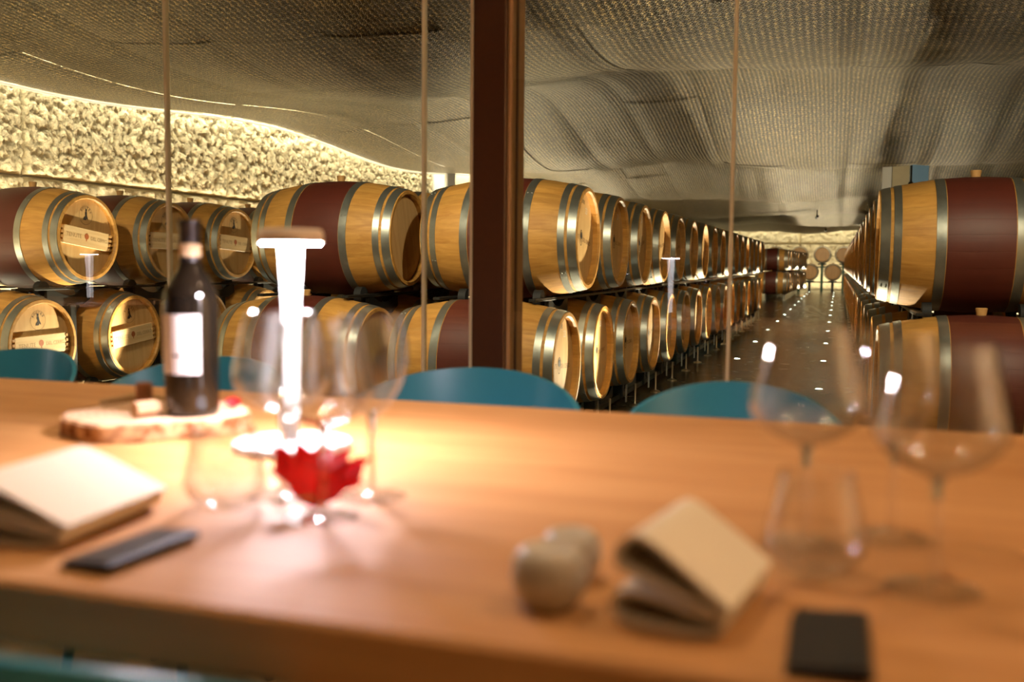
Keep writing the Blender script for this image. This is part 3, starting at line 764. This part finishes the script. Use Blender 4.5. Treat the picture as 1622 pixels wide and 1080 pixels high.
table_lamp(-0.709, 1.20, 'white table lamp with flat round head glowing beside the wine bottle')
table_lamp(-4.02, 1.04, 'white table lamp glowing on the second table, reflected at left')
# recessed downlights of the dining room (outside the frame)
def downlight(x, y, power, k):
    t = thing('downlight', 'recessed round ceiling light over the dining room, %s' % k, 'ceiling light', (x, y, 2.80), group='recessed ceiling lights')
    MB().lathe([(0.060, -0.001), (0.060, -0.008), (0.045, -0.010), (0.042, -0.002)], 20).build('ring', M['white'], t)
    MB().lathe([(0.042, -0.004), (0.0, -0.004)], 20).build('lens', M['dled'], t)
    s = spot('downlight_beam', (0, 0, -0.02), (0, 0, -1), power, 105, 0.6, ROOM, 0.04); s.parent = t
downlight(0.85, 1.35, 30, 'above the right end of the table'); downlight(-0.75, 1.35, 40, 'above the middle chairs'); downlight(-2.2, 1.5, 36, 'above the left end of the table')
downlight(-4.6, 0.6, 60, 'above the second table')
downlight(0.6, -0.6, 14, 'behind the camera'); downlight(3.0, 1.4, 460, 'added to brighten the right wall'); downlight(3.0, 0.2, 460, 'added to brighten the right wall further back')  # last two added: a bright right wall puts pale streaks on the glasses

# ------------------------------------------------------------------ glassware
def wall(prof, th):   # closed profile: outer up, inner down
    inner = []
    for i, (r, h) in enumerate(prof):
        a = prof[max(i - 1, 0)]; b = prof[min(i + 1, len(prof) - 1)]
        dx, dy = b[0] - a[0], b[1] - a[1]; l = math.hypot(dx, dy) or 1
        inner.append((max(0.0, r - th * dy / l), h + th * dx / l))
    return prof + inner[::-1]
def arc_profile(keys, n=5):
    out = []
    for i in range(len(keys) - 1):
        p0 = keys[max(i - 1, 0)]; p1 = keys[i]; p2 = keys[i + 1]; p3 = keys[min(i + 2, len(keys) - 1)]
        for k in range(n):
            t = k / n; q = []
            for c in (0, 1):
                q.append(0.5 * (2 * p1[c] + (p2[c] - p0[c]) * t + (2 * p0[c] - 5 * p1[c] + 4 * p2[c] - p3[c]) * t * t + (3 * p1[c] - p0[c] - 3 * p2[c] + p3[c]) * t ** 3))
            out.append((max(q[0], 0), q[1]))
    return out + [keys[-1]]
ANG = arc_profile([(0.0, 0.095), (0.010, 0.0955), (0.030, 0.104), (0.046, 0.117), (0.0525, 0.132), (0.0505, 0.148), (0.0445, 0.175), (0.0385, 0.203)])
TUL = arc_profile([(0.0, 0.092), (0.008, 0.093), (0.022, 0.108), (0.034, 0.130), (0.0395, 0.153), (0.0385, 0.175), (0.0335, 0.202)])
TMB = arc_profile([(0.0, 0.004), (0.020, 0.004), (0.033, 0.010), (0.0415, 0.024), (0.0405, 0.040), (0.0355, 0.063), (0.0305, 0.086)])
for k, pf in (('ang', ANG), ('tul', TUL)): ME['bowl_' + k] = MB().lathe(wall(pf, 0.0011), 40).mesh('bowl', M['crystal'], 60)
ME['twall'] = MB().lathe([p for p in TMB if p[1] > 0.006] + [(r - 0.0012, h) for r, h in TMB[::-1] if h > 0.012], 40).mesh('bowl', M['crystal'], 60)
ME['tbase'] = MB().lathe([(0.0, 0.0005), (0.018, 0.0005), (0.027, 0.0045), (0.0285, 0.0065), (0.026, 0.012), (0.012, 0.0095), (0.0, 0.009)], 40).mesh('thick_base', M['foot'], 60)
def tumbler(x, y, label):
    t = thing('tumbler', label, 'tumbler', (x, y, TZ), group='stemless water glasses'); put('bowl', ME['twall'], t); put('thick_base', ME['tbase'], t)
ME['gstem'] = MB().lathe([(0.0040, 0.004), (0.0034, 0.02), (0.0032, 0.07), (0.0042, 0.090), (0.008, 0.0955)], 14).mesh('stem', M['stem'], 60)
ME['gfoot'] = MB().lathe([(0.0, 0.0005), (0.038, 0.0005), (0.0385, 0.0015), (0.025, 0.0032), (0.008, 0.0048), (0.0038, 0.008), (0.0, 0.008)], 36).mesh('foot', M['foot'], 60)
def wine_glass(x, y, kind, label, s=1.0, group='stemmed wine glasses on the table', z=TZ):
    t = thing('wine_glass', label, 'wine glass', (x, y, z), group=group); t.scale = (s, s, s)
    put('bowl', ME['bowl_' + kind], t); put('stem', ME['gstem'], t); put('foot', ME['gfoot'], t)
wine_glass(-0.574, 0.950, 'ang', 'empty wide wine glass just left of the lamp, by the bottle', 1.0)
wine_glass(-0.488, 0.885, 'ang', 'empty wide wine glass standing in front of the lamp and red leaf', 0.98)
wine_glass(-0.480, 0.980, 'tul', 'empty narrow tulip glass right of the lamp', 1.0)
wine_glass(-0.022, 0.943, 'ang', 'empty wide wine glass nearest the aisle, left of the right-hand trio', 1.0)
wine_glass(0.056, 1.000, 'tul', 'empty narrow tulip glass, rearmost of the right-hand trio', 0.98)
wine_glass(0.081, 0.848, 'ang', 'empty wide wine glass at far right of the table', 0.98)
tumbler(-0.603, 0.885, 'stemless water glass on table in front of the bottle')
tumbler(-0.011, 0.866, 'stemless water glass between cream napkin and right-hand wine glasses')
for i, (dx, dy, k) in enumerate(((-0.06, 0.12, 'ang'), (0.14, 0.08, 'tul'), (0.13, -0.1, 'ang'))):
    wine_glass(-4.02 + dx, 1.04 + dy, k, 'small reflected wine glass beside the second lamp, %s of three' % ORD[i], 1.0, 'glasses on the second table')

# ------------------------------------------------------------------ wine bottle on a log slice
SX, SY = -0.992, 1.282
t = thing('log_slice', 'round bark-edged log slice under the wine bottle', 'log slice', (SX, SY, TZ))
n = 44; rr = [0.138 * (1 + 0.07 * math.sin(3 * a + 0.8) + 0.05 * math.sin(5 * a + 2) + 0.02 * math.sin(11 * a)) for a in [2 * PI * i / n for i in range(n)]]
ring = lambda s, z: [(rr[i] * s * math.cos(2 * PI * i / n), rr[i] * s * math.sin(2 * PI * i / n), z) for i in range(n)]
vs = ring(0.955, 0.001) + ring(0.955, 0.026); MB().add(vs, [tuple(range(n - 1, -1, -1)), tuple(range(n, 2 * n))] + [(i, (i + 1) % n, n + (i + 1) % n, n + i) for i in range(n)]).build('wood_disc', M['slice'], t)
vs = ring(0.957, 0.0) + ring(1.0, 0.002) + ring(1.0, 0.024) + ring(0.957, 0.027)
MB().add(vs, [(k * n + i, k * n + (i + 1) % n, k * n + n + (i + 1) % n, k * n + n + i) for k in range(3) for i in range(n)], True).build('bark_ring', M['bark'], t, ang=50)
BX, BY, BZ = -0.921, 1.270, TZ + 0.0262
t = thing('wine_bottle', 'dark wine bottle with cream label standing on the log slice', 'bottle', (BX, BY, BZ), (0, 0, 0)); t.scale = (1, 1, 0.955)
MB().lathe([(0.0, 0.0), (0.033, 0.0), (0.0385, 0.006), (0.0395, 0.02), (0.0400, 0.175), (0.0375, 0.195), (0.029, 0.213), (0.019, 0.228), (0.0150, 0.242), (0.0145, 0.262)], 40).build('body', M['bottle'], t)
MB().lathe([(0.0152, 0.240), (0.0152, 0.296), (0.0165, 0.298), (0.0165, 0.305), (0.012, 0.307), (0.0, 0.307)], 28).build('capsule', M['foil'], t)
MB().lathe([(0.0158, 0.249), (0.0160, 0.252), (0.0160, 0.266), (0.0158, 0.269)], 28).build('neck_band', M['cream'], t)
def wrap(mb, a0, a1, z0, z1, r, n=20):
    vs = []
    for i in range(n + 1):
        a = a0 + (a1 - a0) * i / n; vs += [(r * math.cos(a), r * math.sin(a), z0), (r * math.cos(a), r * math.sin(a), z1)]
    mb.add(vs, [(2 * i, 2 * i + 2, 2 * i + 3, 2 * i + 1) for i in range(n)], True)
camdir = math.atan2(-BY, -BX)
mb = MB(); wrap(mb, camdir - 2.05, camdir + 0.32, 0.068, 0.160, 0.0404)
lb = mb.build('label', M['paper'], t, ang=60)
mb = MB(); wrap(mb, camdir - 0.72, camdir - 0.38, 0.095, 0.0985, 0.0406, 6); mb.build('lettering', M['ink'], lb, ang=60)
mb = MB(); wrap(mb, camdir - 0.10, camdir + 0.10, 0.0935, 0.1010, 0.0406, 6); mb.build('lettering', M['ink'], lb, ang=60)
bo = t.copy(); COL.objects.link(bo); bo.location = (-2.52, 0.80, TZ); bo['label'] = 'dark wine bottle at the far left end of the table, seen reflected'
for ch in t.children:
    c = ch.copy(); COL.objects.link(c); c.parent = bo
    for g in ch.children:
        d = g.copy(); COL.objects.link(d); d.parent = c
bo['group'] = t['group'] = 'wine bottles on the long table'
wine_glass(-2.70, 0.86, 'ang', 'small reflected wine glass at far left end of table, left of its bottle', 1.0, 'glasses at the far end of the long table')
wine_glass(-2.62, 0.76, 'tul', 'small reflected tulip glass at far left end of table, beside its bottle', 1.0, 'glasses at the far end of the long table')
# corks, twig and leaf scrap lying on the slice
def cork(x, y, z, rot, label, mat, h=0.045, r=0.0115):
    o = MB().lathe([(0.0, 0), (r * 0.94, 0.0), (r, 0.002), (r, h - 0.002), (r * 0.94, h), (0, h)], 18).build('cork', mat, None, (x, y, z), rot); return tag(o, label, 'cork', 'corks on the log slice')
cork(-0.975, 1.205, TZ + 0.0275 + 0.0115, (PI / 2, 0, -0.35 + PI), 'pale round cork lying end-on left of the wine bottle', M['cork'], 0.04)
cork(-1.020, 1.285, TZ + 0.0262, (0, 0, 0), 'dark stained cork standing upright left of the wine bottle', M['corkd'], 0.042, 0.0125)
tag(MB().tube([(-1.10, 1.28, TZ + 0.033), (-1.06, 1.31, TZ + 0.040), (-1.02, 1.355, TZ + 0.034)], [0.005, 0.007, 0.004], 8).build('dry_twig', M['twig']), 'short dry vine twig on the back of the log slice', 'twig')

# ------------------------------------------------------------------ red vine leaf
def leaf_obj(name, size, loc, rot, fold, label, stalk=True):
    keys = [(0.0, -0.30), (0.18, -0.42), (0.42, -0.36), (0.50, -0.18), (0.78, -0.12), (0.74, 0.08), (0.86, 0.28), (0.62, 0.36), (0.46, 0.32), (0.52, 0.58), (0.34, 0.66), (0.22, 0.62), (0.12, 0.86), (0.0, 1.0)]
    half = []
    for i in range(len(keys) - 1):
        a, b = keys[i], keys[i + 1]; m = ((a[0] + b[0]) / 2 * 0.94, (a[1] + b[1]) / 2 * 0.97); half += [a, m]
    half.append(keys[-1]); mb = MB(); n = len(half)
    for s in (1, -1):
        vs = []
        for lay in (0, 1):
            for x, y in [(0.0, p[1]) for p in half] + [(p[0] * 0.5, p[1] * 0.92) for p in half] + half:
                z = fold * abs(x) + 0.10 * math.sin(y * 3.0) * (0.4 + abs(x)) + 0.05 * math.sin(x * 9 + y * 5) + lay * 0.012
                vs.append((s * x * size, y * size, z * size))
        fs = []
        for k in range(2):
            for i in range(n - 1):
                q = k * n + i; fs.append((q, q + n, q + n + 1, q + 1)); fs.append((3 * n + q, 3 * n + q + 1, 3 * n + q + n + 1, 3 * n + q + n))
        for i in range(n - 1): q = 2 * n + i; fs.append((q, q + 1, 3 * n + q + 1, 3 * n + q))
        mb.add(vs, fs, True)
    t = thing(name, label, 'leaf', loc, rot); mb.build('blade', M['leaf'], t, ang=60)
    if stalk: MB().tube([(0, -0.3 * size, 0.005), (-0.018, -0.3 * size - 0.014, 0.005 + 0.010), (-0.042, -0.3 * size - 0.022, 0.005 + 0.014)], [0.0022, 0.0018, 0.0022], 8).build('stalk', M['petiole'], t)
    return t
leaf_obj('vine_leaf', 0.062, (-0.514, 0.918, TZ + 0.023), (math.radians(38), math.radians(8), math.radians(24)), 0.55, 'bright red vine leaf lying by the foot of the lamp')
leaf_obj('vine_leaf', 0.016, (-0.90, 1.345, TZ + 0.034), (math.radians(40), 0, 0.5), 0.3, 'tiny pink red leaf scrap right of the bottle on the log slice', False)

# ------------------------------------------------------------------ napkins, pots, black cloths
def ribbon(prof, depth, th):
    pts = [Vector((p[0], p[1])) for p in arc_profile(prof, 5)]; m = len(pts); A = []; B = []
    for i, p in enumerate(pts):
        d = (pts[min(i + 1, m - 1)] - pts[max(i - 1, 0)]).normalized(); nr = Vector((-d.y, d.x)) * th / 2
        A.append(p + nr); B.append(p - nr)
    loop = A + B[::-1]; n = len(loop); mb = MB(); ny = 5; vs = []
    for k in range(ny + 1):
        y = depth * k / ny; vs += [(q.x, y, max(q.y, 0.0004)) for q in loop]
    fs = [(k * n + i, k * n + (i + 1) % n, k * n + n + (i + 1) % n, k * n + n + i) for k in range(ny) for i in range(n)]
    for e, o in ((0, 0), (1, ny * n)):
        for i in range(m - 1):
            f = (o + i, o + i + 1, o + n - 2 - i, o + n - 1 - i); fs.append(f if e else f[::-1])
    mb.add(vs, [f[::-1] for f in fs], True)
    return mb
PN = [(0.092, 0.018), (0.088, 0.006), (0.06, 0.003), (0.015, 0.003), (0.000, 0.010), (0.002, 0.021), (0.030, 0.023), (0.078, 0.016), (0.086, 0.019), (0.075, 0.023),
      (0.030, 0.034), (0.004, 0.042), (0.003, 0.053), (0.016, 0.062), (0.030, 0.060), (0.060, 0.044), (0.098, 0.022)]
def napkin(x, y, rz, s, label, depth=0.125):
    o = ribbon(PN, depth, 0.0042).build('folded_napkin', M['napkin'], None, (x, y, TZ), (0, 0, rz), 60); o.scale = (s[0], 1, s[1])
    return tag(o, label, 'napkin', 'folded cream napkins')
napkin(-0.146, 0.690, -0.16, (0.86, 1.05), 'cream folded napkin between the ceramic pots and the water glass')
napkin(-0.765, 0.690, 0.10, (1.25, 0.95), 'cream folded napkin at left edge of the table', 0.16)
def pot(x, y, s, label):
    t = thing('ceramic_pot', label, 'pot', (x, y, TZ), group='small ceramic pots'); t.scale = (s, s, s)
    MB().lathe(arc_profile([(0.0, 0.0), (0.015, 0.0005), (0.024, 0.008), (0.0295, 0.022), (0.0275, 0.037), (0.021, 0.045), (0.017, 0.0455)], 4), 32).build('body', M['ceramic'], t)
    MB().lathe([(0.017, 0.0455), (0.012, 0.0440), (0.0, 0.0435)], 32).build('dimple', M['ceramic'], t)
pot(-0.200, 0.712, 1.0, 'round glazed ceramic pot, the nearer of the pair')
pot(-0.202, 0.783, 0.86, 'round glazed ceramic pot, the smaller one behind its twin')
def black_cloth(x, y, rz, label):
    prof = [(0.0, 0.002), (0.018, 0.0022), (0.048, 0.004), (0.052, 0.007), (0.046, 0.0095), (0.020, 0.0075), (0.003, 0.0065)]
    o = ribbon(prof, 0.112, 0.0026).build('black_case', M['blackcloth'], None, (x, y, TZ), (0, 0, rz), 60); return tag(o, label, 'case', 'folded black cases')
black_cloth(-0.024, 0.634, 0.0, 'folded black leather case at the table edge below the water glass')
black_cloth(-0.612, 0.660, -0.06, 'folded black leather case beside the left napkin')
